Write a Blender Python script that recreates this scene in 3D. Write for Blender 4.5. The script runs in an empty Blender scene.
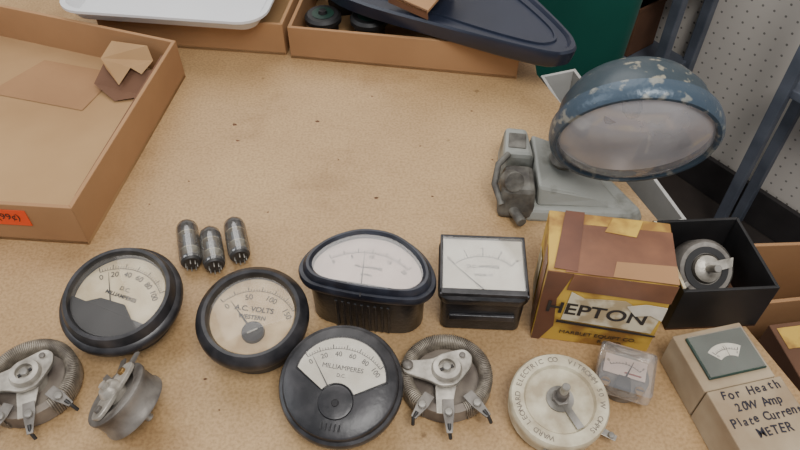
import bpy, math, random
from mathutils import Vector, Matrix, Euler
random.seed(4)
T=0.75
R=math.radians
# ---------------------------------------------------------------- materials
def lin(c):
    o=[]
    for v in c:
        v/=255.0
        o.append(v/12.92 if v<=0.04045 else ((v+0.055)/1.055)**2.4)
    return tuple(o)+(1.0,)
def new_mat(name):
    m=bpy.data.materials.new(name); m.use_nodes=True
    nt=m.node_tree
    return m,nt,nt.nodes['Principled BSDF']
def mat(name,c1,c2=None,scale=20,rough=0.6,metal=0.0,bump=0.0,bscale=None,lo=0.35,hi=0.65,detail=5,spec=0.5):
    m,nt,b=new_mat(name)
    b.inputs['Roughness'].default_value=rough
    b.inputs['Metallic'].default_value=metal
    b.inputs['Specular IOR Level'].default_value=spec
    tc=nt.nodes.new('ShaderNodeTexCoord')
    if c2 is None: c2=tuple(max(0,v*0.85) for v in c1)
    n=nt.nodes.new('ShaderNodeTexNoise'); n.inputs['Scale'].default_value=scale; n.inputs['Detail'].default_value=detail
    r=nt.nodes.new('ShaderNodeValToRGB')
    r.color_ramp.elements[0].position=lo; r.color_ramp.elements[0].color=lin(c2)
    r.color_ramp.elements[1].position=hi; r.color_ramp.elements[1].color=lin(c1)
    nt.links.new(tc.outputs['Object'],n.inputs['Vector'])
    nt.links.new(n.outputs['Fac'],r.inputs['Fac']); nt.links.new(r.outputs['Color'],b.inputs['Base Color'])
    if bump>0:
        n2=nt.nodes.new('ShaderNodeTexNoise'); n2.inputs['Scale'].default_value=bscale or scale*3; n2.inputs['Detail'].default_value=4
        bp=nt.nodes.new('ShaderNodeBump'); bp.inputs['Strength'].default_value=bump; bp.inputs['Distance'].default_value=0.002
        nt.links.new(tc.outputs['Object'],n2.inputs['Vector'])
        nt.links.new(n2.outputs['Fac'],bp.inputs['Height']); nt.links.new(bp.outputs['Normal'],b.inputs['Normal'])
    return m
def mat_glass(name,tint=(1,1,1),gl=0.35,rough=0.05,base=0.05,dust_haze=0.0,dust_haze_col=(.8,.8,.8)):
    m=bpy.data.materials.new(name); m.use_nodes=True; nt=m.node_tree
    for n in list(nt.nodes):
        if n.type!='OUTPUT_MATERIAL': nt.nodes.remove(n)
    out=[n for n in nt.nodes if n.type=='OUTPUT_MATERIAL'][0]
    tr=nt.nodes.new('ShaderNodeBsdfTransparent'); tr.inputs[0].default_value=tint+(1,)
    g=nt.nodes.new('ShaderNodeBsdfGlossy'); g.inputs['Roughness'].default_value=rough
    lw=nt.nodes.new('ShaderNodeLayerWeight'); lw.inputs[0].default_value=0.3
    mr=nt.nodes.new('ShaderNodeMapRange'); mr.inputs[3].default_value=base; mr.inputs[4].default_value=gl
    mx=nt.nodes.new('ShaderNodeMixShader')
    nt.links.new(lw.outputs['Fresnel'],mr.inputs[0]); nt.links.new(mr.outputs[0],mx.inputs[0])
    nt.links.new(tr.outputs[0],mx.inputs[1]); nt.links.new(g.outputs[0],mx.inputs[2])
    last=mx
    if dust_haze>0:  # diffuse layer: dust film on glass, painted glare on the lamp lens
        df=nt.nodes.new('ShaderNodeBsdfDiffuse'); df.inputs[0].default_value=dust_haze_col+(1,)
        tc=nt.nodes.new('ShaderNodeTexCoord'); no=nt.nodes.new('ShaderNodeTexNoise'); no.inputs['Scale'].default_value=22; no.inputs['Detail'].default_value=6
        m2=nt.nodes.new('ShaderNodeMapRange'); m2.inputs[1].default_value=.3; m2.inputs[2].default_value=.7; m2.inputs[3].default_value=dust_haze*.6; m2.inputs[4].default_value=dust_haze*1.3
        mx2=nt.nodes.new('ShaderNodeMixShader')
        nt.links.new(tc.outputs['Object'],no.inputs['Vector']); nt.links.new(no.outputs['Fac'],m2.inputs[0]); nt.links.new(m2.outputs[0],mx2.inputs[0])
        nt.links.new(mx.outputs[0],mx2.inputs[1]); nt.links.new(df.outputs[0],mx2.inputs[2]); last=mx2
    nt.links.new(last.outputs[0],out.inputs[0])
    return m
def mat_board():
    m,nt,b=new_mat('hardboard_tabletop'); b.inputs['Roughness'].default_value=0.48
    b.inputs['Specular IOR Level'].default_value=0.45
    L=nt.links; N=nt.nodes
    tc=N.new('ShaderNodeTexCoord')
    n1=N.new('ShaderNodeTexNoise'); n1.inputs['Scale'].default_value=3.5; n1.inputs['Detail'].default_value=8; n1.inputs['Roughness'].default_value=.65
    r1=N.new('ShaderNodeValToRGB'); r1.color_ramp.elements[0].position=.3; r1.color_ramp.elements[0].color=lin((164,132,92)); r1.color_ramp.elements[1].position=.7; r1.color_ramp.elements[1].color=lin((196,163,118))
    n2=N.new('ShaderNodeTexNoise'); n2.inputs['Scale'].default_value=420; n2.inputs['Detail'].default_value=3
    r2=N.new('ShaderNodeValToRGB'); r2.color_ramp.elements[0].position=.34; r2.color_ramp.elements[0].color=(.58,.54,.48,1); r2.color_ramp.elements[1].position=.6; r2.color_ramp.elements[1].color=(1.0,1.0,1.0,1)
    mu=N.new('ShaderNodeMix'); mu.data_type='RGBA'; mu.blend_type='MULTIPLY'; mu.inputs[0].default_value=.6
    v=N.new('ShaderNodeTexVoronoi'); v.inputs['Scale'].default_value=14
    r3=N.new('ShaderNodeValToRGB'); r3.color_ramp.elements[0].position=.025; r3.color_ramp.elements[0].color=(.25,.18,.12,1); r3.color_ramp.elements[1].position=.045; r3.color_ramp.elements[1].color=(1,1,1,1)
    mu2=N.new('ShaderNodeMix'); mu2.data_type='RGBA'; mu2.blend_type='MULTIPLY'; mu2.inputs[0].default_value=.5
    n4=N.new('ShaderNodeTexNoise'); n4.inputs['Scale'].default_value=9; n4.inputs['Detail'].default_value=10; n4.inputs['Roughness'].default_value=.7
    r4=N.new('ShaderNodeValToRGB'); r4.color_ramp.elements[0].position=.32; r4.color_ramp.elements[0].color=(.62,.55,.48,1); r4.color_ramp.elements[1].position=.48; r4.color_ramp.elements[1].color=(1,1,1,1)
    mu3=N.new('ShaderNodeMix'); mu3.data_type='RGBA'; mu3.blend_type='MULTIPLY'; mu3.inputs[0].default_value=.6
    for n in (n1,n2,v,n4): L.new(tc.outputs['Object'],n.inputs['Vector'])
    L.new(n1.outputs['Fac'],r1.inputs['Fac']); L.new(n2.outputs['Fac'],r2.inputs['Fac']); L.new(v.outputs['Distance'],r3.inputs['Fac']); L.new(n4.outputs['Fac'],r4.inputs['Fac'])
    L.new(r1.outputs['Color'],mu.inputs[6]); L.new(r2.outputs['Color'],mu.inputs[7])
    L.new(mu.outputs[2],mu2.inputs[6]); L.new(r3.outputs['Color'],mu2.inputs[7])
    L.new(mu2.outputs[2],mu3.inputs[6]); L.new(r4.outputs['Color'],mu3.inputs[7]); L.new(mu3.outputs[2],b.inputs['Base Color'])
    bp=N.new('ShaderNodeBump'); bp.inputs['Strength'].default_value=.2; bp.inputs['Distance'].default_value=.0006
    L.new(n2.outputs['Fac'],bp.inputs['Height']); L.new(bp.outputs['Normal'],b.inputs['Normal'])
    return m
def mat_pegboard():
    m,nt,b=new_mat('pegboard'); b.inputs['Roughness'].default_value=0.6
    L=nt.links; N=nt.nodes
    tc=N.new('ShaderNodeTexCoord'); sx=N.new('ShaderNodeSeparateXYZ'); L.new(tc.outputs['Object'],sx.inputs[0])
    outs=[]
    for ax in ('X','Z'):
        a=N.new('ShaderNodeMath'); a.operation='MULTIPLY'; a.inputs[1].default_value=1/0.0254; L.new(sx.outputs[ax],a.inputs[0])
        f=N.new('ShaderNodeMath'); f.operation='FRACT'; L.new(a.outputs[0],f.inputs[0])
        s=N.new('ShaderNodeMath'); s.operation='SUBTRACT'; s.inputs[1].default_value=.5; L.new(f.outputs[0],s.inputs[0])
        p=N.new('ShaderNodeMath'); p.operation='POWER'; p.inputs[1].default_value=2; 
        ab=N.new('ShaderNodeMath'); ab.operation='ABSOLUTE'; L.new(s.outputs[0],ab.inputs[0]); L.new(ab.outputs[0],p.inputs[0]); outs.append(p)
    ad=N.new('ShaderNodeMath'); ad.operation='ADD'; L.new(outs[0].outputs[0],ad.inputs[0]); L.new(outs[1].outputs[0],ad.inputs[1])
    lt=N.new('ShaderNodeMath'); lt.operation='LESS_THAN'; lt.inputs[1].default_value=.010; L.new(ad.outputs[0],lt.inputs[0])
    mx=N.new('ShaderNodeMix'); mx.data_type='RGBA'; mx.inputs[6].default_value=lin((222,214,204)); mx.inputs[7].default_value=lin((140,134,126))
    L.new(lt.outputs[0],mx.inputs[0]); L.new(mx.outputs[2],b.inputs['Base Color'])
    return m
M={}
M['board']=mat_board()
M['peg']=mat_pegboard()
M['card']=mat('cardboard',(168,128,88),(148,110,74),scale=6,rough=.8,bump=.1,bscale=200)
M['card_in']=mat('cardboard_inner',(180,145,102),(158,123,82),scale=5,rough=.85)
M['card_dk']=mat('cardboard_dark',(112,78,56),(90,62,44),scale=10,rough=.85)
M['card_grey']=mat('cardboard_grey',(172,156,130),(140,120,94),scale=18,rough=.85)
M['black']=mat('black_bakelite',(40,38,39),(20,20,22),scale=60,rough=.30,bump=.15,bscale=300)
M['blackmat']=mat('black_matte',(32,31,32),(19,19,20),scale=30,rough=.55)
M['dusty']=mat('dusty_bakelite',(64,62,64),(26,26,29),scale=70,rough=.36,bump=.1,lo=.4,hi=.8,detail=9)
M['bluedusty']=mat('blue_black_bakelite',(54,58,70),(25,27,36),scale=60,rough=.34,bump=.1,lo=.4,hi=.8,detail=9)
M['bluebk']=mat('black_plastic_tray',(40,46,62),(28,33,46),scale=10,rough=.32)
M['dial']=mat('dial_paper',(220,204,170),(194,174,136),scale=60,rough=.7,detail=8)
M['dialold']=mat('aged_dial_paper',(212,188,148),(178,150,110),scale=60,rough=.7,detail=8)
M['dialw']=mat('white_dial_paper',(220,214,198),(198,190,172),scale=60,rough=.6,detail=8)
M['dialp']=mat('pinkish_dial_paper',(224,204,192),(206,186,174),scale=40,rough=.6)
M['ink']=mat('ink',(46,42,40),rough=.6)
M['inkb']=mat('marker_ink',(36,34,46),rough=.6)
M['glass']=mat_glass('instrument_glass',gl=.45,base=.035,dust_haze=.05,dust_haze_col=(.8,.76,.7))
M['lens']=mat_glass('lamp_lens_glass',tint=(.95,.95,.96),gl=.75,rough=.10,base=.16,dust_haze=.22,dust_haze_col=(.86,.85,.87))  # diffuse white mixed in paints bright glare on a clear lens
M['tubeglass']=mat_glass('tube_glass',tint=(.86,.87,.87),gl=.8,rough=.06,base=.14,dust_haze=.07,dust_haze_col=(.5,.5,.5))
M['clear']=mat_glass('clear_plastic',tint=(.94,.92,.90),gl=.7,rough=.12,base=.14,dust_haze=.10)
M['steel']=mat('worn_steel',(176,172,164),(112,108,100),scale=60,rough=.36,metal=.5,bump=.1)
M['dullsteel']=mat('oxidised_steel',(140,135,128),(84,78,72),scale=50,rough=.45,metal=.4,bump=.2)
M['alu']=mat('cast_aluminium',(194,188,176),(134,128,118),scale=80,rough=.40,metal=.35,bump=.2,detail=8)
M['brass']=mat('brass',(186,150,90),(130,100,60),scale=60,rough=.35,metal=.8)
M['wire']=mat('resistance_wire',(170,160,144),(100,92,82),scale=90,rough=.45,metal=.3)
M['ceramic']=mat('cream_ceramic',(206,198,172),(158,144,118),scale=60,rough=.5,bump=.15,detail=9)
M['ceramic_dk']=mat('grey_ceramic',(132,122,110),(88,78,70),scale=40,rough=.6)
M['teal']=mat('chipped_navy_paint',(48,62,70),(138,134,118),scale=85,rough=.34,bump=.3,bscale=60,lo=.36,hi=.41,detail=12)
M['rim']=mat('chipped_rim_paint',(66,82,96),(134,136,130),scale=90,rough=.32,metal=.2,bump=.25,lo=.36,hi=.44,detail=12)
M['reflector']=mat('lamp_reflector',(226,222,222),(192,188,188),scale=9,rough=.35,metal=.15)
M['basegrey']=mat('grey_green_paint',(142,144,138),(98,98,90),scale=35,rough=.5,bump=.3,lo=.36,hi=.50,detail=8)
M['basedk']=mat('dark_weathered_metal',(118,116,108),(60,56,52),scale=50,rough=.6,bump=.5)
M['yellow']=mat('yellow_label',(200,164,70),(146,106,52),scale=28,rough=.6,lo=.38,hi=.5,detail=8)
M['tape']=mat('brown_paper_tape',(136,92,66),(98,64,48),scale=22,rough=.42,detail=8)
M['tape2']=mat('brown_tape_strip',(112,72,54),(84,54,42),scale=22,rough=.42)
M['white']=mat('white_plastic',(222,224,226),(208,210,212),scale=4,rough=.35)
M['bin']=mat('grey_white_plastic',(190,190,186),(164,162,158),scale=12,rough=.5)
M['paper']=mat('torn_paper',(210,200,172),(170,152,118),scale=60,rough=.8,detail=9,lo=.42,hi=.55)
M['green']=mat('green_tote_plastic',(24,92,78),(18,74,64),scale=3,rough=.4)
M['greenpan']=mat('dark_green_panel',(34,60,50),(24,44,38),scale=30,rough=.3)
M['orange']=mat('orange_sticker',(234,80,32),(224,72,30),scale=20,rough=.5)
M['red']=mat('red_plastic',(150,56,40),rough=.4)
M['floor']=mat('concrete_floor',(70,60,54),(42,37,34),scale=5,rough=.7,bump=.1)
M['shelfm']=mat('grey_blue_shelf_steel',(112,118,130),(90,96,108),scale=15,rough=.5,metal=.2)
M['wall']=mat('painted_wall',(196,190,182),(184,178,170),scale=4,rough=.8)
M['basebd']=mat('dark_baseboard',(52,48,48),rough=.6)
M['wood']=mat('bench_wood',(132,98,66),(100,72,48),scale=12,rough=.6)
M['getter']=mat('tube_plate_grey',(130,130,126),(80,78,76),scale=120,rough=.5,metal=.2)
M['silver']=mat('getter_silver',(160,158,154),(80,78,76),scale=90,rough=.35,metal=.4)
M['smudge']=mat('dark_internals',(58,56,54),(34,33,32),scale=90,rough=.5)
# ---------------------------------------------------------------- helpers
def link(o): bpy.context.scene.collection.objects.link(o); return o
def root(name,loc=(0,0,0),rot=(0,0,0)):
    e=bpy.data.objects.new(name,None); e.empty_display_size=.02; link(e)
    e.location=loc
    if isinstance(rot,(tuple,list)): e.rotation_euler=rot
    else: e.rotation_mode='QUATERNION'; e.rotation_quaternion=rot
    return e
def mesh(name,verts,faces,m,parent=None,loc=(0,0,0),rot=(0,0,0),smooth=False,bevel=0,seg=2):
    me=bpy.data.meshes.new(name); me.from_pydata([tuple(v) for v in verts],[],faces); me.update()
    me.materials.append(M[m] if isinstance(m,str) else m)
    if smooth:
        for p in me.polygons: p.use_smooth=True
    o=bpy.data.objects.new(name,me); link(o); o.location=loc; o.rotation_euler=rot
    if parent: o.parent=parent
    if bevel>0:
        b=o.modifiers.new('bevel','BEVEL'); b.width=bevel; b.segments=seg; b.limit_method='ANGLE'; b.angle_limit=R(35)
    return o
def box(name,size,loc,m,parent=None,rot=(0,0,0),bevel=0.0008):
    x,y,z=[s/2 for s in size]
    v=[(-x,-y,-z),(x,-y,-z),(x,y,-z),(-x,y,-z),(-x,-y,z),(x,-y,z),(x,y,z),(-x,y,z)]
    f=[(0,3,2,1),(4,5,6,7),(0,1,5,4),(1,2,6,5),(2,3,7,6),(3,0,4,7)]
    return mesh(name,v,f,m,parent,loc,rot,False,bevel)
def prism(name,pts,z0,z1,m,parent=None,loc=(0,0,0),rot=(0,0,0),bevel=0.0,top=None,smooth=False):
    n=len(pts); top=top or pts
    v=[(p[0],p[1],z0) for p in pts]+[(p[0],p[1],z1) for p in top]
    f=[tuple(range(n-1,-1,-1)),tuple(range(n,2*n))]+[(i,(i+1)%n,n+(i+1)%n,n+i) for i in range(n)]
    return mesh(name,v,f,m,parent,loc,rot,smooth,bevel)
def loft(name,rings,m,parent=None,loc=(0,0,0),rot=(0,0,0),cap=True,smooth=False,bevel=0):
    n=len(rings[0]); v=[];f=[]
    for r in rings: v+=list(r)
    for k in range(len(rings)-1):
        for i in range(n):
            f.append((k*n+i,k*n+(i+1)%n,(k+1)*n+(i+1)%n,(k+1)*n+i))
    if cap: f.append(tuple(range(n-1,-1,-1))); f.append(tuple((len(rings)-1)*n+i for i in range(n)))
    o=mesh(name,v,f,m,parent,loc,rot,smooth,bevel)
    if smooth:
        es=o.modifiers.new('es','EDGE_SPLIT'); es.split_angle=R(35)
    return o
def lathe(name,prof,m,parent=None,loc=(0,0,0),rot=(0,0,0),seg=64,a=40):
    v=[];f=[];rows=[]
    for (r,z) in prof:
        if r<1e-6: rows.append([len(v)]); v.append((0,0,z))
        else:
            rows.append(list(range(len(v),len(v)+seg)))
            for i in range(seg):
                t=2*math.pi*i/seg; v.append((r*math.cos(t),r*math.sin(t),z))
    for k in range(len(rows)-1):
        A,B=rows[k],rows[k+1]
        for i in range(seg):
            j=(i+1)%seg
            if len(A)==1 and len(B)==1: continue
            if len(A)==1: f.append((A[0],B[j],B[i]))
            elif len(B)==1: f.append((A[i],A[j],B[0]))
            else: f.append((A[i],A[j],B[j],B[i]))
    o=mesh(name,v,f,m,parent,loc,rot,True)
    es=o.modifiers.new('es','EDGE_SPLIT'); es.split_angle=R(a)
    return o
def cyl(name,r,h,loc,m,parent=None,rot=(0,0,0),seg=32,ch=0.0004):
    return lathe(name,[(0,-h/2),(r-ch,-h/2),(r,-h/2+ch),(r,h/2-ch),(r-ch,h/2),(0,h/2)],m,parent,loc,rot,seg)
def tube(name,pts,r,m,parent=None,cyclic=False,res=3):
    c=bpy.data.curves.new(name,'CURVE'); c.dimensions='3D'; c.bevel_depth=r; c.bevel_resolution=res
    s=c.splines.new('POLY'); s.points.add(len(pts)-1)
    for i,p in enumerate(pts): s.points[i].co=(p[0],p[1],p[2],1)
    s.use_cyclic_u=cyclic
    c.use_fill_caps=True
    c.materials.append(M[m]); o=bpy.data.objects.new(name,c); link(o)
    if parent: o.parent=parent
    return o
def text(name,s,size,loc,m,parent=None,rot=(0,0,0),bold=0.0,align='CENTER',sx=1.0):
    c=bpy.data.curves.new(name,'FONT'); c.body=s; c.size=size; c.align_x=align; c.align_y='CENTER'; c.extrude=0.00008; c.offset=bold
    c.materials.append(M[m]); o=bpy.data.objects.new(name,c); link(o); o.location=loc; o.rotation_euler=rot; o.scale=(sx,1,1)
    if parent: o.parent=parent
    return o
def hexa(name,r,h,loc,m,parent,rot=(0,0,0)):
    return prism(name,[(r*math.cos(R(60*i)),r*math.sin(R(60*i))) for i in range(6)],-h/2,h/2,m,parent,loc,rot,.0003)
def pol(a,r,cx=0,cy=0): return (cx+r*math.sin(R(a)),cy+r*math.cos(R(a)))
def dial_marks(parent,cx,cy,Rr,a0,a1,n,z,labels,size,inner=False,ink='ink',tl=.0022):
    v=[];f=[]
    def quad(p,q,w):
        d=Vector((q[0]-p[0],q[1]-p[1])); d.normalize(); s=Vector((-d.y,d.x))*w/2
        b=len(v)
        for a in ((p[0]+s.x,p[1]+s.y),(q[0]+s.x,q[1]+s.y),(q[0]-s.x,q[1]-s.y),(p[0]-s.x,p[1]-s.y)): v.append((a[0],a[1],z))
        f.append((b+3,b+2,b+1,b))
    for i in range(n+1):
        a=a0+(a1-a0)*i/n; k=1.9 if i%5==0 else 1
        quad(pol(a,Rr,cx,cy),pol(a,Rr+tl*k,cx,cy),.00035 if i%5 else .0006)
    for i in range(40):
        b0=a0+(a1-a0)*i/40; b1=a0+(a1-a0)*(i+1)/40
        quad(pol(b0,Rr,cx,cy),pol(b1,Rr,cx,cy),.0004)
    mesh('scale_marks',v,f,ink,parent)
    for i,l in enumerate(labels):
        a=a0+(a1-a0)*i/(len(labels)-1)
        rr=Rr-size*.8 if inner else Rr+tl*1.9+size*.6
        p=pol(a,rr,cx,cy); text('scale_number',l,size,(p[0],p[1],z),ink,parent,(0,0,-R(a)))
def needle(parent,cx,cy,L,a,z,w=.0007):
    p=pol(a,L,cx,cy); s=(w*math.cos(R(a)),-w*math.sin(R(a)))
    mesh('needle',[(cx-s[0],cy-s[1],z),(cx+s[0],cy+s[1],z),(p[0]+s[0]*.2,p[1]+s[1]*.2,z),(p[0]-s[0]*.2,p[1]-s[1]*.2,z)],[(0,1,2,3)],'ink',parent)
def open_box(name,P,z0,h,th,m,min_=None,parent=None):
    e=parent or root(name)
    c=Vector((sum(p[0] for p in P)/4,sum(p[1] for p in P)/4))
    e.location=(c.x,c.y,z0)
    Q=[(p[0]-c.x,p[1]-c.y) for p in P]
    prism('bottom',Q,0,th,m if not min_ else min_,e)
    n=4
    I=[]
    for i in range(n):
        p=Vector(Q[i]); a=(Vector(Q[i-1])-p).normalized(); b=(Vector(Q[(i+1)%n])-p).normalized()
        s=abs(a.x*b.y-a.y*b.x); I.append(p+(a+b)*th/s)
    for i in range(n):
        j=(i+1)%n
        prism('side_%d'%(i+1),[Q[i],Q[j],tuple(I[j]),tuple(I[i])],0,h,m,e,bevel=.0005)
    return e
def chaikin(P,n=3,k=.2):
    for _ in range(n):
        Q=[]
        for i in range(len(P)):
            a=Vector(P[i]);b=Vector(P[(i+1)%len(P)]); Q+=[tuple(a*(1-k)+b*k),tuple(a*k+b*(1-k))]
        P=Q
    return P
def rrect(w,h,r,n=6):
    P=[]
    for cx,cy,a0 in ((w/2-r,h/2-r,0),(-w/2+r,h/2-r,90),(-w/2+r,-h/2+r,180),(w/2-r,-h/2+r,270)):
        for i in range(n+1):
            t=R(a0+90*i/n); P.append((cx+r*math.cos(t),cy+r*math.sin(t)))
    return P
def rings(w,h,r,L): return [[(p[0],p[1],z) for p in rrect(w-2*i,h-2*i,max(r-i,.002))] for i,z in L]
# ---------------------------------------------------------------- room
fl=box('floor',(6,6,.05),(0,1,-.025),'floor',bevel=0)
ang=math.atan2(-.8,.6)
def wallpt(s,off=0):
    return (.724+.6*s+.8*off,1.24-.8*s+.6*off)
c=wallpt(-.3,.035)
box('wall_right',(3.4,.06,2.4),(c[0],c[1],1.2),'peg',rot=(0,0,ang),bevel=0)
c=wallpt(-.3,-.005)
box('baseboard_right',(3.4,.012,.10),(c[0]-.002,c[1]-.002,.05),'basebd',rot=(0,0,ang),bevel=.002)
c=wallpt(-1.95,-1.7)
box('wall_back',(3.5,.06,2.4),(c[0],c[1],1.2),'wall',rot=(0,0,ang+R(90)),bevel=0)

# ---------------------------------------------------------------- workbench
wb=root('workbench',(0,0,0))
prism('tabletop',[(-1.1,.04),(.328,.04),(.312,.2),(.152,.64),(.165,.935),(-1.1,.935)],T-.02,T,'board',wb,bevel=.001)
prism('top_frame',[(-1.06,.08),(.30,.08),(.285,.2),(.125,.64),(.13,.90),(-1.06,.90)],T-.09,T-.02,'wood',wb)
for i,(x,y) in enumerate([(-1.02,.12),(.25,.12),(-1.02,.87),(.09,.87)]):
    box('leg_%d'%(i+1),(.06,.06,T-.09),(x,y,(T-.09)/2),'wood',wb)

V=[];F=[]
for (x,y,s) in [(-.170,.553,.0030),(-.085,.558,.0026),(-.163,.528,.002),(-.022,.448,.0022),(.03,.45,.0015),(-.06,.5,.0012),(.075,.575,.0016),(-.12,.43,.0012),(.02,.52,.0012),(.055,.40,.0014),(-.20,.47,.0013),(.12,.33,.001),(-.145,.26,.0015),(-.13,.235,.001),(.08,.31,.0012),(-.03,.60,.0014),(.09,.50,.0013),(-.23,.44,.0011)]:
    b=len(V); n=5
    for k in range(n):
        a=2*math.pi*k/n+x*40; V.append((x+s*math.cos(a)*(1+.4*math.sin(k*3+y*50)),y+s*.7*math.sin(a),T))
    V.append((x,y,T+s*.4))
    for k in range(n): F.append((b+k,b+(k+1)%n,b+n))
mesh('dirt_crumbs',V,F,'card_dk')
# ---------------------------------------------------------------- cardboard tray (left)
tray=open_box('cardboard_tray',[(-.64,.42),(-.27,.391),(-.237,.635),(-.62,.765)],T,.046,.004,'card','card_in')
o=tray.location
def lt(x,y,z): return (x-o.x,y-o.y,z)
def strip(name,p,q,z0,z1,off,th,m,par):
    p=Vector(p);q=Vector(q);d=(q-p).normalized();n=Vector((-d.y,d.x))
    P=[p+n*off,q+n*off,q+n*(off+th),p+n*(off+th)]
    return prism(name,[(a.x-o.x,a.y-o.y) for a in P],z0,z1,m,par,bevel=.0004)
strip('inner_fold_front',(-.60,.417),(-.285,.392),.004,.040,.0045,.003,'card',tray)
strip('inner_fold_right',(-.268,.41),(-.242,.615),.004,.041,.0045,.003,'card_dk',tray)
mesh('torn_flap',[lt(-.312,.650,.036),lt(-.268,.633,.041),lt(-.262,.622,.030),lt(-.272,.606,.024),lt(-.284,.612,.028),lt(-.296,.598,.016),lt(-.312,.616,.024),lt(-.322,.632,.026)],[(0,7,6,5,4,3,2,1)],'card_in',tray)
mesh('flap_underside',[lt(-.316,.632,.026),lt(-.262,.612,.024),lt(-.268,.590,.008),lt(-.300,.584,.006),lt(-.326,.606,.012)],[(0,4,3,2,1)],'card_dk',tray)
mesh('floor_flap',[lt(-.40,.66,.0045),lt(-.31,.635,.0045),lt(-.33,.57,.0048),lt(-.44,.60,.0048)],[(0,3,2,1)],'card',tray)
a=math.atan2(-.029,.37)
def onfront(x,z,off=.0006):
    t=(x+.64)/.37; return lt(x,.42-.029*t-off,z)
box('orange_price_sticker',(.044,.0006,.018),onfront(-.334,.031),'orange',tray,rot=(0,0,a),bevel=0)
text('sticker_text','(99¢)',.010,onfront(-.329,.032,.0012),'ink',tray,rot=(R(90),0,a))
# ---------------------------------------------------------------- boxes at back
b1=open_box('cardboard_box',[(-.345,.70),(-.130,.675),(-.10,.90),(-.345,.92)],T,.040,.004,'card','card_in')
b2=open_box('cardboard_box',[(-.124,.670),(.128,.630),(.150,.87),(-.09,.91)],T,.040,.004,'card','card_in')
for k,(x,y,r) in enumerate([(-.088,.708,.021),(-.035,.705,.022),(-.07,.77,.022)]):
    e=root('spare_panel_meter',(x,y,T+.0042))
    lathe('case',[(0,0),(r*.8,0),(r*.8,.022),(r,.022),(r,.027),(r*.85,.030),(0,.030)],'blackmat',e)
    lathe('dial',[(0,.0302),(r*.6,.0302),(r*.6,.0306),(0,.0306)],'greenpan',e)
    lathe('centre_cap',[(r*.25,.0306),(r*.2,.034),(0,.034)],'black',e)
e=root('white_plastic_tray',(-.250,.76,T+.0408),(0,0,R(-7)))
loft('tray_body',rings(.235,.20,.03,[(.014,0),(.004,.014),(0,.015),(0,.018),(.006,.018),(.016,.004)]),'white',e,smooth=True)
# black plastic tray
P=[(-.108,.712),(.150,.584),(.178,.592),(.178,.620),(.120,.76),(.06,.87),(-.095,.87)]
e=root('black_plastic_tray',(0,.75,T+.0408),(0,0,0))
def sc(Pn,k): 
    C=Vector((.03,.75)); out=[]
    for p in Pn:
        d=Vector(p)-C; L=d.length; d=d*((L-k)/L); out.append((C.x+d.x,C.y+d.y-.75))
    return out
PC=chaikin(P)
loft('tray_shell',[[(p[0],p[1],z) for p in sc(PC,k)] for k,z in [(.010,0),(.004,.004),(.001,.014),(0,.020),(.002,.0225),(.007,.0225),(.009,.021),(.011,.019)]],'bluebk',e,smooth=True)
loft('raised_bead',[[(p[0],p[1],z) for p in sc(PC,k)] for k,z in [(.024,.0189),(.025,.0212),(.028,.0212),(.029,.0189)]],'bluebk',e,cap=False)
e=root('cardboard_scrap',(.022,.675,T+.083),(R(14),0,R(-25)))
prism('sheet',[(-.03,-.02),(.02,-.03),(.035,.05),(-.03,.05)],-.0015,.0015,'card',e)
prism('folded_edge',[(-.03,-.02),(.02,-.03),(.02,-.028),(-.03,-.018)],-.010,.0015,'card_dk',e)
box('support_fold',(.05,.003,.028),(0,.03,-.014),'card_dk',e)

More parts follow.
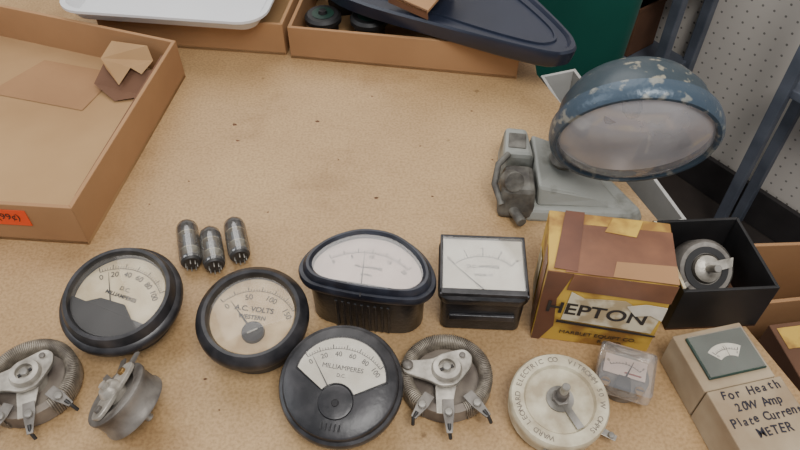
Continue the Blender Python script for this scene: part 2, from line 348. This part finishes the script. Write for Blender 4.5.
# ---------------------------------------------------------------- round meters
def round_meter(name,loc,tilt,rotz,Rf,rb,depth,style):
    t=R(tilt)
    z0=rb*math.sin(t)+depth*math.cos(t)
    e=root(name,(loc[0],loc[1],T+z0+.0003),(0,0,0))
    e.rotation_euler=(Matrix.Rotation(t,3,'X')@Matrix.Rotation(R(rotz),3,'Z')).to_euler()
    if style=='deep':
        prof=[(0,-depth),(rb-.002,-depth),(rb,-depth+.002),(rb,-.010),(Rf-.0015,-.010),(Rf,-.008),(Rf,-.004),(Rf-.0015,-.002),(Rf*.92,-.001),(Rf*.89,.004),(Rf*.86,.0065),(Rf*.80,.0065),(Rf*.765,.003),(Rf*.765,-.0025),(0,-.0025)]
        lathe('case',prof,'dusty',e)
        rd=Rf*.755
        lathe('dial',[(rd,-.002),(0,-.0019)],'dial',e)
        seg=[pol(a,rd*1.01) for a in range(114,253,4)]
        prism('lower_mask',seg+[],-.0018,.0012,'blackmat',e,bevel=.0004)
        prism('movement_cover',[(-.024,-.0145),(.020,-.0145),(.008,-.005),(-.012,-.006)],-.0018,.0008,'blackmat',e)
        dial_marks(e,0,-.014,.038,-44,44,30,-.0015,['0','20','40','60','80','100'],.0062,inner=True)
        text('dial_text','D.C.',.0048,(0,.0070,-.0015),'ink',e); text('dial_text','MILLIAMPERES',.0042,(0,.0010,-.0015),'ink',e,bold=.0001)
        needle(e,0,-.012,.034,-36,-.0008)
        lathe('glass',[(rd*1.01,.0035),(rd*.6,.0043),(0,.0046)],'glass',e)
    elif style=='cream':
        prof=[(0,-depth),(rb-.002,-depth),(rb,-depth+.002),(rb,-.012),(Rf*.96,-.010),(Rf,-.006),(Rf,-.002),(Rf*.97,.001),(Rf*.86,.005),(Rf*.80,.0045),(Rf*.76,.001),(Rf*.755,-.003),(0,-.003)]
        lathe('case',prof,'dusty',e)
        rd=Rf*.75
        lathe('dial',[(rd,-.0026),(0,-.0025)],'dialold',e)
        dial_marks(e,.002,-.0125,.0335,-52,52,30,-.0021,['0','50','100','150'],.0062,inner=True,tl=.0018)
        text('dial_text','A.C. VOLTS',.0058,(0,.0055,-.0021),'ink',e,bold=.0001); text('dial_text','WESTERN',.0046,(0,-.001,-.0021),'ink',e,bold=.0001)
        lathe('pivot_cover',[(.0085,-.0024),(.0080,.0006),(.005,.001),(0,.001)],'black',e,loc=(.004,-.0130,0))
        box('zero_slot',(.008,.0012,.0008),(.004,-.0130,.0014),'alu',e,rot=(0,0,.6),bevel=0)
        needle(e,.004,-.0125,.032,-46,-.0012,.0009)
        lathe('glass',[(rd*1.0,.0012),(rd*.6,.0022),(0,.0026)],'glass',e)
    else:
        prof=[(0,-depth),(rb-.002,-depth),(rb,-depth+.002),(rb,-.010),(Rf*.97,-.010),(Rf,-.007),(Rf,-.003),(Rf*.98,-.001),(Rf*.93,0),(Rf*.91,.004),(Rf*.88,.005),(Rf*.5,.0052),(0,.0052)]
        lathe('case',prof,'dusty',e)
        ro,ri,cy=.0450,.0130,-.0150
        def win(ro,ri,z,a=58):
            return [pol(q,ro*(1-.20*(abs(q)/a)**2),0,cy) for q in range(-a,a+1,4)]+[pol(q,ri,0,cy) for q in range(a,-a-1,-4)]
        W=win(ro+.0015,ri-.001,0,60)
        prism('window_frame',W,.0048,.0062,'black',e,bevel=.0004)
        prism('dial',win(ro,ri,0),.0063,.0064,'dialw',e)
        dial_marks(e,0,cy,.0370,-43,43,30,.0066,['0','20','40','60','80','100'],.0050,inner=True,tl=.0016)
        text('dial_text','MILLIAMPERES',.0046,(0,cy+.0235,.0066),'ink',e)
        text('dial_text','D.C.',.0034,(0,cy+.0180,.0066),'ink',e)
        needle(e,0,cy,.036,-38,.0068)
        prism('glass',win(ro+.0005,ri-.0005,0),.0072,.0074,'glass',e)
        lathe('pivot_boss',[(.0120,.0052),(.0115,.0068),(.0095,.0072),(0,.0072)],'dusty',e,loc=(0,cy,0))
        cyl('zero_screw',.0025,.001,(0,cy-.001,.0078),'black',e)
        for k in range(-2,3): box('embossed_bar',(.0012,.005,.0008),(k*.003,-.0315,.0054),'black',e,bevel=.0003)
    for s in (-1,1): cyl('terminal_stud',.0022,.006,(s*.012,0,-depth+.003),'brass',e)
    return e
round_meter('round_panel_meter',(-.2110,.3090),8,-20,.0455,.034,.032,'deep')
round_meter('round_panel_meter',(-.1085,.291),8,-8,.0415,.033,.034,'cream')
round_meter('round_panel_meter',(-.0405,.2375),13,-10,.0430,.031,.028,'kidney')

# ---------------------------------------------------------------- fan-shaped meter
e=root('fan_shaped_panel_meter',(-.0235,.3285,T),(0,0,R(-11)))
FAN=chaikin([(-.034,-.027),(0,-.029),(.034,-.027),(.046,-.023),(.0535,-.012),(.0515,.002),(.043,.016),(.029,.028),(.012,.036),(-.012,.036),(-.029,.028),(-.043,.016),(-.0515,.002),(-.0535,-.012),(-.046,-.023)],2,.25)
def fr(sx,sy,z,dy=0): return [(p[0]*sx,p[1]*sy+dy,z) for p in FAN]
loft('case_body',[fr(.80,.86,0,-.001),fr(.83,.88,.002,-.001),fr(.84,.90,.034,-.001),fr(.88,.93,.040,0)],'black',e,smooth=True)
loft('case_flange',[fr(.94,.94,.040),fr(.99,.99,.042),fr(1,1,.044),fr(1,1,.047),fr(.985,.98,.049),fr(.93,.92,.0495),fr(.925,.915,.0525),fr(.88,.87,.0555),fr(.84,.82,.0555),fr(.80,.77,.0535),fr(.79,.76,.0485)],'bluedusty',e,smooth=True)
prism('dial',[p[:2] for p in fr(.785,.755,0)],.0486,.0489,'dialp',e)
lowm=[p[:2] for p in fr(.784,.752,0) if p[1]<-.0175]
prism('lower_mask',lowm,.0489,.0505,'black',e)
dial_marks(e,0,-.034,.046,-40,40,30,.0493,['0','5','10','15','20'],.0046,inner=True)
text('dial_text','MILLIAMPERES',.0034,(0,-.002,.0493),'ink',e)
text('dial_text','JEWELL',.0028,(0,-.009,.0493),'ink',e)
needle(e,0,-.030,.044,-8,.0500,.0005)
prism('glass',[p[:2] for p in fr(.80,.77,0)],.0530,.0532,'glass',e)
for i in range(-4,5):
    cyl('case_rib',.0012,.033,(i*.0050,-.0266+abs(i)*.0002,.019),'black',e,seg=10)
# ---------------------------------------------------------------- square meter
e=root('square_panel_meter',(.0635,.330,T),(R(0),0,R(-3)))
loft('case_body',rings(.066,.058,.008,[(.004,0),(.002,.002),(.0015,.034),(0,.036),(-.001,.038),(-.001,.043),(.001,.045)]),'black',e,smooth=True)
box('dial',(.061,.050,.0005),(0,.0020,.0454),'dialw',e,bevel=0)
F=[('frame_top',(.066,.002,.004),(0,0.0285,.0465)),('frame_bottom',(.066,.005,.004),(0,-.0255,.0465)),('frame_left',(.002,.058,.004),(-.032,.0,.0465)),('frame_right',(.002,.058,.004),(.032,0,.0465))]
for n,s,l in F: box(n,s,l,'dusty',e,bevel=.0006)
dial_marks(e,0,-.022,.032,-42,42,20,.0459,['0','1','2','3','4'],.0044,inner=False)
text('dial_text','D.C. AMPERES',.0040,(0,.0,.0459),'ink',e); text('dial_text','MODEL 27',.003,(0,-.008,.0459),'ink',e)
needle(e,0,-.022,.038,-44,.0465,.0005)
box('glass',(.062,.052,.0006),(0,.0015,.0478),'glass',e,bevel=0)
box('front_lip',(.050,.003,.006),(0,-.0285,.020),'dusty',e)
# ---------------------------------------------------------------- rheostats
def coil(parent,R0,rr,hh,z,a0,a1,turns,w=.00055):
    pts=[];n=turns*10
    for i in range(n+1):
        a=R(a0+(a1-a0)*i/n); ph=2*math.pi*i/10
        r=R0+rr*max(-1,min(1,1.25*math.cos(ph))); zz=z+hh*max(-1,min(1,1.25*math.sin(ph)))
        pts.append((r*math.cos(a),r*math.sin(a),zz))
    return tube('resistance_winding',pts,w,'wire',parent,res=1)
def rheostat(name,loc,rotz,Ro,tilt=0,z=0):
    e=root(name,(loc[0],loc[1],T+z),(R(tilt),0,R(rotz)))
    rm=Ro-.0045
    lathe('ceramic_core',[(rm-.003,.002),(rm+.003,.002),(rm+.003,.016),(rm-.003,.016),(rm-.003,.002)],'ceramic_dk',e)
    lathe('backplate',[(0,0),(rm-.004,0),(rm-.003,.003),(rm-.004,.008),(.010,.009),(0,.009)],'ceramic_dk',e)
    coil(e,rm,.0042,.0078,.0095,-62,242,110)
    arm=[(-.010,.0085),(-.020,.0065),(-rm-.002,.0060),(-rm-.003,-.004),(-.020,-.0075),(-.011,-.010),(-.004,-.0135),(.007,-.012),(.013,-.004),(.018,.004),(.0185,.013),(.013,.018),(.006,.0165),(-.004,.013)]
    prism('contact_arm',chaikin(arm,2),.0178,.0212,'alu',e,bevel=.0008)
    lathe('hub',[(.0110,.008),(.0110,.0225),(.0098,.0252),(.0062,.0256),(.0060,.0225),(0,.0225)],'alu',e)
    box('hub_slot',(.010,.0022,.001),(0,0,.0232),'ink',e,rot=(0,0,.4),bevel=0)
    lathe('contact_brush',[(.0038,.017),(.0038,.023),(.0025,.024),(0,.024)],'dullsteel',e,loc=(-rm+.001,.001,0))
    cyl('rivet',.0022,.002,(.011,.012,.0222),'dullsteel',e)
    prism('centre_strap',[(-.006,-Ro+.001),(.004,-Ro+.001),(.008,-.006),(-.008,-.006)],.0158,.0172,'alu',e,bevel=.0003)
    for a,l in ((-120,.012),(-86,.016),(-48,.013)):
        d=Vector((math.cos(R(a)),math.sin(R(a)))); s=Vector((-d.y,d.x))
        p=d*(Ro-.011)
        def q(u,w): v=p+d*u+s*w; return (v.x,v.y)
        prism('terminal_lug',[q(0,-.004),q(.009,-.0042),q(.009+l*.6,-.0028),q(.009+l,-.0020),q(.009+l,.0020),q(.009+l*.6,.0028),q(.009,.0042),q(0,.004)],.0180,.0192,'dullsteel',e,bevel=.0002)
        r=p+d*(.010); cyl('terminal_screw',.0028,.002,(r.x,r.y,.0202),'steel',e)
        w0=p+d*(.009+l*.6)
        tube('cut_wire',[(w0.x,w0.y,.0198),(w0.x+d.x*.005,w0.y+d.y*.005,.018),(w0.x+d.x*.007+.001,w0.y+d.y*.007,.012)],.0013,'smudge',e)
    cyl('shaft_stub',.003,.003,(0,0,.0245),'steel',e)
    return e
rheostat('wirewound_rheostat',(-.267,.252),18,.0335)
rheostat('wirewound_rheostat',(.0335,.2560),-4,.0335)
n=Vector((-.58,.16,.80)).normalized()
rr=.0250
zc=rr*math.sqrt(1-n.z**2)
e=root('potentiometer',(-.1845,.2290,T+zc+.0003),n.to_track_quat('Z','Y'))
lathe('case',[(0,0),(rr,0),(rr,.002),(rr-.0012,.004),(rr-.0012,.014),(rr,.016),(rr,.018),(rr-.002,.019),(rr-.008,.0185),(rr-.009,.016),(.007,.016),(0,.016)],'dullsteel',e)
prism('bridge',chaikin([(-.023,-.007),(.012,-.008),(.022,-.004),(.022,.005),(.012,.008),(-.023,.008)],2),.019,.0220,'alu',e,bevel=.0005)
lathe('hub',[(.008,.016),(.008,.024),(.006,.027),(.003,.027),(.003,.030),(0,.030)],'alu',e)
cyl('bridge_screw',.0028,.003,(-.015,0,.0227),'brass',e); cyl('bridge_screw',.0028,.003,(.015,0,.0227),'dullsteel',e)
cyl('bushing',.0050,.006,(0,0,-.003),'steel',e); cyl('shaft',.003,.012,(0,0,-.008),'steel',e)
for s,a in (('1',-150),('2',-120),('3',-175)):
    d=Vector((math.cos(R(a)),math.sin(R(a)))); t=Vector((-d.y,d.x))*.0035
    p=d*(rr-.004);q=d*(rr+.009)
    prism('terminal_lug_'+s,[(p.x-t.x,p.y-t.y),(q.x-t.x*.6,q.y-t.y*.6),(q.x+t.x*.6,q.y+t.y*.6),(p.x+t.x,p.y+t.y)],.0180,.0195,'dullsteel',e)
# ceramic rheostat seen from back
e=root('ceramic_rheostat',(.1100,.233,T+.0038),(R(6),0,R(10)))
Rc=.0345
lathe('ceramic_body',[(0,.0),(Rc-.004,0),(Rc-.001,.003),(Rc-.0015,.010),(Rc,.013),(Rc,.019),(Rc-.0012,.021),(Rc-.0095,.021),(Rc-.011,.0185),(Rc-.020,.0182),(.009,.020),(0,.020)],'ceramic',e)
S='WARD LEONARD ELECTRIC CO  VITROHM 50 W  OHMS'
for i,ch in enumerate(S):
    if ch==' ': continue
    a=-150+300*i/(len(S)-1); p=pol(a,Rc-.0055)
    text('embossed_letter',ch,.0052,(p[0],p[1],.0212),'ceramic_dk',e,(0,0,-R(a)))
hexa('nut',.0062,.004,(0,0,.0225),'dullsteel',e)
lathe('washer',[(.0095,.020),(.0095,.0212),(0,.0212)],'steel',e)
lathe('threaded_bushing',[(.0042,.020)]+[(.0042-(.0006 if i%2 else 0),.0245+i*.0007) for i in range(12)]+[(.003,.0335),(0,.0335)],'dullsteel',e)
cyl('shaft',.0028,.010,(0,0,.037),'steel',e)
prism('spring_arm',[(-.002,0),(.003,0),(.010,-.022),(.005,-.023)],.0205,.0215,'steel',e)
for a in (-118,-95,-42):
    d=Vector((math.cos(R(a)),math.sin(R(a)))); t=Vector((-d.y,d.x))*.003
    p=d*(Rc-.006);q=d*(Rc+.010)
    prism('terminal_lug',[(p.x-t.x,p.y-t.y),(q.x-t.x*.7,q.y-t.y*.7),(q.x+t.x*.7,q.y+t.y*.7),(p.x+t.x,p.y+t.y)],.0085,.0095,'steel',e,bevel=.0002)
    cyl('terminal_screw',.0022,.002,(q.x-d.x*.004,q.y-d.y*.004,.0105),'steel',e)
# ---------------------------------------------------------------- small clear meter
e=root('clear_plastic_meter',(.1625,.2560,T),(0,0,R(-20)))
lathe('round_base',[(0,0),(.015,0),(.016,.001),(.016,.010),(.018,.011),(.018,.013),(0,.013)],'dullsteel',e)
loft('clear_cover',rings(.040,.037,.003,[(0,.011),(0,.022),(.002,.0235)]),'clear',e)
box('dial',(.030,.016,.0006),(0,.006,.0142),'dialp',e,bevel=0)
dial_marks(e,0,-.010,.018,-35,35,10,.0150,['0','5'],.003,tl=.001)
box('scale_red_band',(.012,.0012,.0004),(.006,.001,.0148),'red',e,bevel=0)
needle(e,0,-.008,.020,15,.0156,.0009)
for s in (-1,1):
    cyl('terminal_screw',.0035,.003,(s*.012,-.011,.015),'brass',e); box('screw_slot',(.005,.0008,.0006),(s*.012,-.011,.0168),'ink',e,bevel=0)
prism('movement',[(-.006,-.014),(.006,-.014),(.004,-.004),(-.004,-.004)],.013,.018,'smudge',e)
# ---------------------------------------------------------------- taped product box
e=root('taped_cardboard_box',(.1500,.3185,T),(0,0,R(-9)))
W,D,Hh=.088,.058,.084
box('carton',(W,D,Hh),(0,0,Hh/2),'yellow',e,bevel=.0012)
def plate(name,pts,face,m,off=.0004):
    th=.0003
    if face=='front': v=lambda a,b,o:(a,-D/2-o,b)
    if face=='top': v=lambda a,b,o:(a,b,Hh+o)
    if face=='left': v=lambda a,b,o:(-W/2-o,a,b)
    n=len(pts); V=[v(a,b,off) for a,b in pts]+[v(a,b,off+th) for a,b in pts]
    F=[tuple(range(n)),tuple(range(2*n-1,n-1,-1))]+[(i,(i+1)%n,n+(i+1)%n,n+i) for i in range(n)]
    return mesh(name,V,F,m,e)
plate('top_paper_tape',[(-W/2+.012,-D/2),(W/2,-D/2),(W/2,D/2-.010),(-W/2+.018,D/2-.012)],'top','tape')
plate('top_dark_tape',[(-W/2+.004,-D/2+.002),(-W/2+.020,-D/2+.001),(-W/2+.026,D/2),(-W/2+.012,D/2)],'top','tape2',.0009)
plate('top_card_edge',[(.000,-D/2),(W/2,-D/2),(W/2,-D/2+.016),(.003,-D/2+.014)],'top','card',.0009)
plate('top_torn_label',[(-.004,.012),(.018,.010),(.024,D/2-.002),(.002,D/2-.003)],'top','yellow',.0009)
plate('left_tape',[(-D/2+.004,0),(-D/2+.022,0),(-D/2+.024,Hh),(-D/2+.006,Hh)],'left','tape')
plate('left_label_tear',[(.000,.012),(.018,.010),(.020,.052),(.002,.058)],'left','paper',.0007)
plate('front_tape_strip',[(-W/2,Hh),(-W/2+.018,Hh),(-W/2+.011,Hh-.03),(-W/2+.014,.02),(-W/2+.006,0),(-W/2,0)],'front','tape2',.0004)
plate('front_brown_area',[(-W/2+.016,.066),(W/2,.064),(W/2,Hh),(-W/2+.018,Hh)],'front','tape',.0008)
plate('white_label',[(-W/2+.018,.030),(W/2-.004,.026),(W/2-.002,.050),(W/2-.012,.056),(W/2-.02,.054),(W/2-.03,.061),(-W/2+.030,.058),(-W/2+.020,.064)],'front','paper',.0006)
plate('torn_patch',[(.016,.056),(.024,.046),(.034,.049),(W/2-.001,.044),(W/2-.001,.060),(.028,.061)],'front','dialw',.0016)
plate('black_stripe',[(-W/2+.015,.026),(W/2,.022),(W/2,.024),(-W/2+.015,.029)],'front','ink',.0009)
text('carton_lettering','HEPTON',.0185,(-.003,-D/2-.0013,.043),'ink',e,rot=(R(90),R(2),0),bold=.0003)
text('carton_small_lettering','MARBLET EQUIPT CO.',.0058,(.004,-D/2-.0009,.014),'ink',e,rot=(R(90),0,0))
text('carton_small_lettering','RADIO',.0058,(.014,-D/2-.0009,.007),'ink',e,rot=(R(90),0,0))
# ---------------------------------------------------------------- black box with rheostat
ob=open_box('black_cardboard_box',[(.208,.303),(.280,.307),(.272,.378),(.202,.374)],T,.050,.0025,'blackmat','card_dk')
prism('inner_liner_edge',[(.2078-.2405,.306-.3405),(.2100-.2405,.306-.3405),(.2045-.2405,.372-.3405),(.2023-.2405,.372-.3405)],.0495,.0515,'paper',ob)
e=root('boxed_rheostat',(.2400,.343,T+.0270),(R(38),R(-8),R(15)))
lathe('ceramic_body',[(0,-.012),(.020,-.012),(.0235,-.009),(.0235,.004),(.021,.007),(.012,.007),(.011,.004),(0,.004)],'dullsteel',e)
lathe('core_disc',[(.011,.006),(.0105,.010),(.006,.012),(0,.012)],'alu',e)
lathe('dark_ring',[(.0175,.0072),(.0175,.0080),(.0125,.0080),(.0125,.0072)],'blackmat',e)
cyl('shaft',.003,.016,(0,0,.018),'steel',e)
prism('arm',[(-.002,-.003),(.018,-.004),(.021,.003),(-.002,.005)],.010,.0125,'alu',e)
for a in (200,240,280):
    d=(math.cos(R(a)),math.sin(R(a))); box('terminal_lug',(.008,.004,.001),(d[0]*.0225,d[1]*.0225,.008),'steel',e,rot=(0,0,R(a)))
# ---------------------------------------------------------------- labelled box with small meter
e=root('labelled_meter_box',(.2240,.2645,T),(0,0,R(13)))
cw,cl=.054,.046
box('meter_box',(cw,cl,.034),(.003,-.006,.017),'card_grey',e,bevel=.001)
box('green_meter_panel',(cw-.010,cl-.012,.002),(.005,-.005,.0352),'greenpan',e,bevel=.0006)
fanp=[pol(a,.020,.005,-.018) for a in range(-40,41,5)]+[pol(a,.010,.005,-.018) for a in range(40,-41,-8)]
prism('dial',fanp,.0364,.0367,'dialw',e)
dial_marks(e,.005,-.018,.015,-34,34,10,.0369,['0','5'],.0025,inner=True,tl=.0014)
needle(e,.005,-.018,.018,5,.0370,.0004)
box('meter_glass',(cw-.011,cl-.013,.0006),(.005,-.005,.0378),'glass',e,bevel=0)
box('lid_box',(cw+.002,.054,.036),(.004,-.057,.018),'card_grey',e,bevel=.001)
random.seed(9)
for i,s in enumerate(['For Heath','20W Amp','Plate Current','METER']):
    adv=.0040 if len(s)>10 else .0050
    x0=.0055-adv*(len(s)-1)/2
    for k,ch in enumerate(s):
        if ch==' ': continue
        text('handwriting',ch,.0086+random.uniform(-.0007,.0007),(x0+k*adv,-.0355-.0098*i+random.uniform(-.0005,.0005),.0363),'inkb',e,(0,0,R(random.uniform(-12,6))),sx=.85,bold=.00015)
# ---------------------------------------------------------------- vacuum tubes
def vtube(p_base,p_tip,r=.0094):
    b=Vector(p_base+(0,));t=Vector(p_tip+(0,)); d=(t-b); L=d.length; d.normalize()
    q=d.to_track_quat('Z','X')
    e=root('vacuum_tube',(b.x,b.y,T+r+.0004),q)
    lathe('glass_envelope',[(r*.9,.002),(r,.006),(r,L-.010),(r*.88,L-.005),(r*.55,L-.0015),(.0018,L-.0005),(.001,L+.003),(0,L+.0035)],'tubeglass',e,seg=32)
    lathe('button_base',[(0,0),(r*.75,0),(r*.9,.002),(r*.82,.006),(r*.4,.009),(0,.009)],'smudge',e,seg=32)
    lathe('lower_mica',[(0,.013),(r*.9,.013),(r*.9,.0138),(0,.0138)],'paper',e,seg=24)
    box('anode_plate',(r*1.15,r*.85,L-.033),(0,0,.0145+(L-.033)/2),'getter',e,bevel=.001)
    for sx in (-1,1):
        for k in range(3): cyl('plate_rib',.0006,r*1.0,(sx*r*.3,0,.018+k*.006),'smudge',e,rot=(0,R(90),0),seg=8)
        cyl('support_rod',.0005,L-.022,(sx*r*.72,0,.011+(L-.022)/2),'silver',e,seg=8)
        tube('lead_wire',[(sx*r*.4,0,.006),(sx*r*.5,0,.014)],.0004,'silver',e)
    lathe('upper_mica',[(0,L-.0175),(r*.9,L-.0175),(r*.9,L-.0167),(0,L-.0167)],'paper',e,seg=24)
    lathe('getter_flash',[(r*.93,L-.009),(r*.84,L-.006),(r*.52,L-.0026),(0,L-.0018)],'silver',e,seg=24)
    for k in range(7):
        a=2*math.pi*k/7.5; cyl('pin',.0005,.005,(r*.5*math.cos(a),r*.5*math.sin(a),-.002),'steel',e,seg=8)
vtube((-.1735,.362),(-.1875,.409)); vtube((-.1535,.359),(-.1660,.401)); vtube((-.134,.369),(-.1470,.412))
# ---------------------------------------------------------------- spotlight
lamp=root('vintage_spotlight',(0,0,T))
C=Vector((.1825,.4150,.106)); d=Vector((-.08,-.93,-.30)).normalized()
head=root('lamp_head',C,d.to_track_quat('Z','Y')); head.parent=lamp
r=.0625
prof=[(0,-.054),(r*.30,-.0525),(r*.55,-.047),(r*.76,-.037),(r*.90,-.024),(r*.965,-.011),(r*.98,-.002)]
lathe('hood_shell',prof,'teal',head)
lathe('retaining_rim',[(r*.97,-.006),(r*1.03,-.005),(r*1.045,.001),(r*1.03,.007),(r*.99,.010),(r*.95,.010),(r*.93,.006),(r*.93,0)],'rim',head)
lathe('reflector',[(r*.94,.002),(r*.85,-.012),(r*.65,-.028),(r*.4,-.038),(r*.12,-.042),(0,-.042)],'reflector',head)
lathe('lens',[(r*.935,.007),(r*.8,.0125),(r*.6,.0175),(r*.3,.0215),(0,.0225)],'lens',head)
lathe('bulb',[(.004,-.042),(.004,-.034),(.008,-.028),(.008,-.022),(.005,-.016),(0,-.015)],'tubeglass',head,seg=24)
cyl('rim_screw',.003,.008,(0,-r*1.04,.002),'steel',head,rot=(R(90),0,0))
def bx(pts,z0,z1,m,name,bev=.003,top=None): return prism(name,pts,z0,z1,m,lamp,bevel=bev,top=top)
bx([(.112,.418),(.206,.412),(.219,.420),(.180,.500),(.116,.508),(.106,.500)],0,.012,'basegrey','base_plate',.003,
   top=[(.115,.422),(.203,.416),(.214,.423),(.177,.496),(.119,.504),(.110,.497)])
loft('sloped_cover',[[(.122,.426,.011),(.202,.421,.011),(.174,.494,.011),(.120,.500,.011)],[(.122,.434,.030),(.174,.431,.018),(.160,.488,.026),(.122,.494,.038)]],'basegrey',lamp,bevel=.003)
bx([(.086,.422),(.120,.418),(.122,.458),(.090,.462)],0,.034,'basedk','clamp_block',.005,top=[(.090,.426),(.118,.424),(.120,.456),(.094,.459)])
bx([(.090,.464),(.124,.460),(.122,.506),(.096,.510)],0,.038,'basegrey','transformer_block',.004,top=[(.094,.467),(.121,.464),(.119,.502),(.099,.505)])
box('block_slot',(.016,.020,.002),(.108,.484,.0382),'basedk',lamp,rot=(0,0,R(-8)))
cyl('clamp_knob',.009,.012,(.098,.434,.036),'basedk',lamp,rot=(R(60),0,R(15)))
cyl('clamp_bolt',.0045,.022,(.103,.418,.010),'basedk',lamp,rot=(R(90),0,R(20)))
tube('bent_lever',[(.098,.466,.038),(.088,.455,.036),(.084,.440,.026),(.090,.424,.016)],.0030,'basedk',lamp)
tube('yoke_neck',[(.146,.465,.022),(.156,.468,.045),(.168,.470,.070),(.178,.462,.088)],.009,'basegrey',lamp,res=5)
lathe('swivel_ball',[(0,-.010),(.008,-.008),(.013,0),(.008,.008),(0,.010)],'basedk',lamp,loc=(.148,.465,.034),seg=24)
# ---------------------------------------------------------------- bin behind bench edge
e=open_box('storage_bin',[(.240,.455),(.292,.475),(.222,.735),(.176,.72)],0,.69,.004,'bin','bin')
# ---------------------------------------------------------------- green tote
e=root('green_storage_tote',(.150,1.17,0))
loft('tote_body',[[(p[0],p[1],z) for p in rrect(.478+k,.42+k,.03)] for k,z in [(-.06,.0),(-.01,.70),(0,.70),(0,.73),(-.012,.73),(-.07,.01)]],'green',e,smooth=True)
for i in range(-3,4): box('rib',(.012,.008,.62),(i*.06,-.199,.36),'green',e,rot=(R(-2.4),0,0),bevel=.003)
prism('lid',rrect(.49,.43,.035),.732,.75,'green',e,bevel=.004)
# ---------------------------------------------------------------- shelving
def shelf(name,s0,length,depth,zs,gap=.012,h=1.6):
    c=wallpt(s0,-gap-depth/2-.012)
    e=root(name,(c[0],c[1],0),(0,0,ang))
    for sx in (0,length):
        for sy in (-depth/2,depth/2):
            box('post',(.022,.022,h),(sx,sy,h/2),'shelfm',e,bevel=.002)
    for i,z in enumerate(zs):
        box('shelf_board_%d'%(i+1),(length,depth,.018),(length/2,0,z),'shelfm',e,bevel=.002)
    return e
s1=shelf('metal_shelving_unit',-.70,.60,.12,[.10,.30,.50,.80])
s2=shelf('metal_shelving_unit',.15,.70,.10,[.42,.78,1.1])
def shelfbox(name,unit,x,z,size,m):
    w=Matrix.Translation(unit.location)@Matrix.Rotation(ang,4,'Z')@Vector((x,0,0))
    q=root(name,(w.x,w.y,z+.0092),(0,0,ang))
    box('carton',size,(0,0,size[2]/2),m,q,bevel=.002)
    box('lid_seam',(size[0]*1.02,size[1]*1.02,.012),(0,0,size[2]-.006),m,q,bevel=.002)
    return q
shelfbox('storage_carton',s1,.42,.30,(.18,.09,.12),'card_dk'); shelfbox('storage_carton',s1,.20,.30,(.16,.09,.14),'blackmat')
shelfbox('storage_carton',s1,.42,.10,(.2,.09,.11),'blackmat'); shelfbox('storage_carton',s1,.35,.50,(.2,.09,.12),'card_grey')
shelfbox('storage_carton',s2,.14,.42,(.14,.075,.07),'card')
# ---------------------------------------------------------------- side table with cartons
e=root('side_table',(.54,.22,0))
box('top',(.40,.50,.02),(0,0,.54),'wood',e)
for i,(x,y) in enumerate([(-.16,-.22),(.16,-.22),(-.16,.22),(.16,.22)]): box('leg_%d'%(i+1),(.03,.03,.53),(x,y,.265),'wood',e)
q=open_box('shipping_carton',[(.345,.385),(.47,.40),(.46,.465),(.345,.46)],.5502,.12,.004,'card','card_dk')
q=root('printed_carton',(.406,.320,.5502),(0,0,R(8)))
box('carton',(.115,.10,.12),(0,0,.06),'card_dk',q,bevel=.001)
box('top_panel',(.105,.022,.0005),(0,.034,.1203),'yellow',q,bevel=0)
text('lettering','ANALYZER',.016,(-.0,.005,.121),'yellow',q); text('lettering','TUBE',.016,(-.03,-.018,.121),'yellow',q)
q=root('printed_carton',(.406,.200,.5502),(0,0,R(5)))
box('carton',(.115,.12,.10),(0,0,.05),'card_dk',q,bevel=.001)
text('lettering','ANA',.026,(-.02,.02,.1006),'yellow',q)
# ---------------------------------------------------------------- lights
def area(name,loc,target,size,power,col):
    l=bpy.data.lights.new(name,'AREA'); l.size=size; l.energy=power; l.color=col
    o=bpy.data.objects.new(name,l); link(o); o.location=loc
    o.rotation_euler=(Vector(target)-Vector(loc)).to_track_quat('-Z','Y').to_euler()
area('key_light',(.30,-.35,2.2),(.02,.40,T),.6,20,(1,.975,.94))  # added key light, no fixture; set forward to light lens, avoid dial glare
area('rear_fill_light',(-.3,1.5,2.35),(0,.7,T),1.5,20,(1,.965,.92))  # added rear fill to brighten the far tabletop, no fixture
area('side_fill_light',(-1.5,.2,1.9),(0,.5,T),1.0,10,(.94,.97,1))  # added soft fill from the left, not a window
w=bpy.data.worlds.new('world'); bpy.context.scene.world=w; w.use_nodes=True
w.node_tree.nodes['Background'].inputs[0].default_value=(.95,.95,1,1); w.node_tree.nodes['Background'].inputs[1].default_value=.48
# ---------------------------------------------------------------- camera
cd=bpy.data.cameras.new('camera'); cam=bpy.data.objects.new('camera',cd); link(cam)
cd.lens=31.2; cd.sensor_width=36; cd.clip_start=.02
cam.location=(0,0,T+.46); cam.rotation_euler=(R(42),0,0)
bpy.context.scene.camera=cam
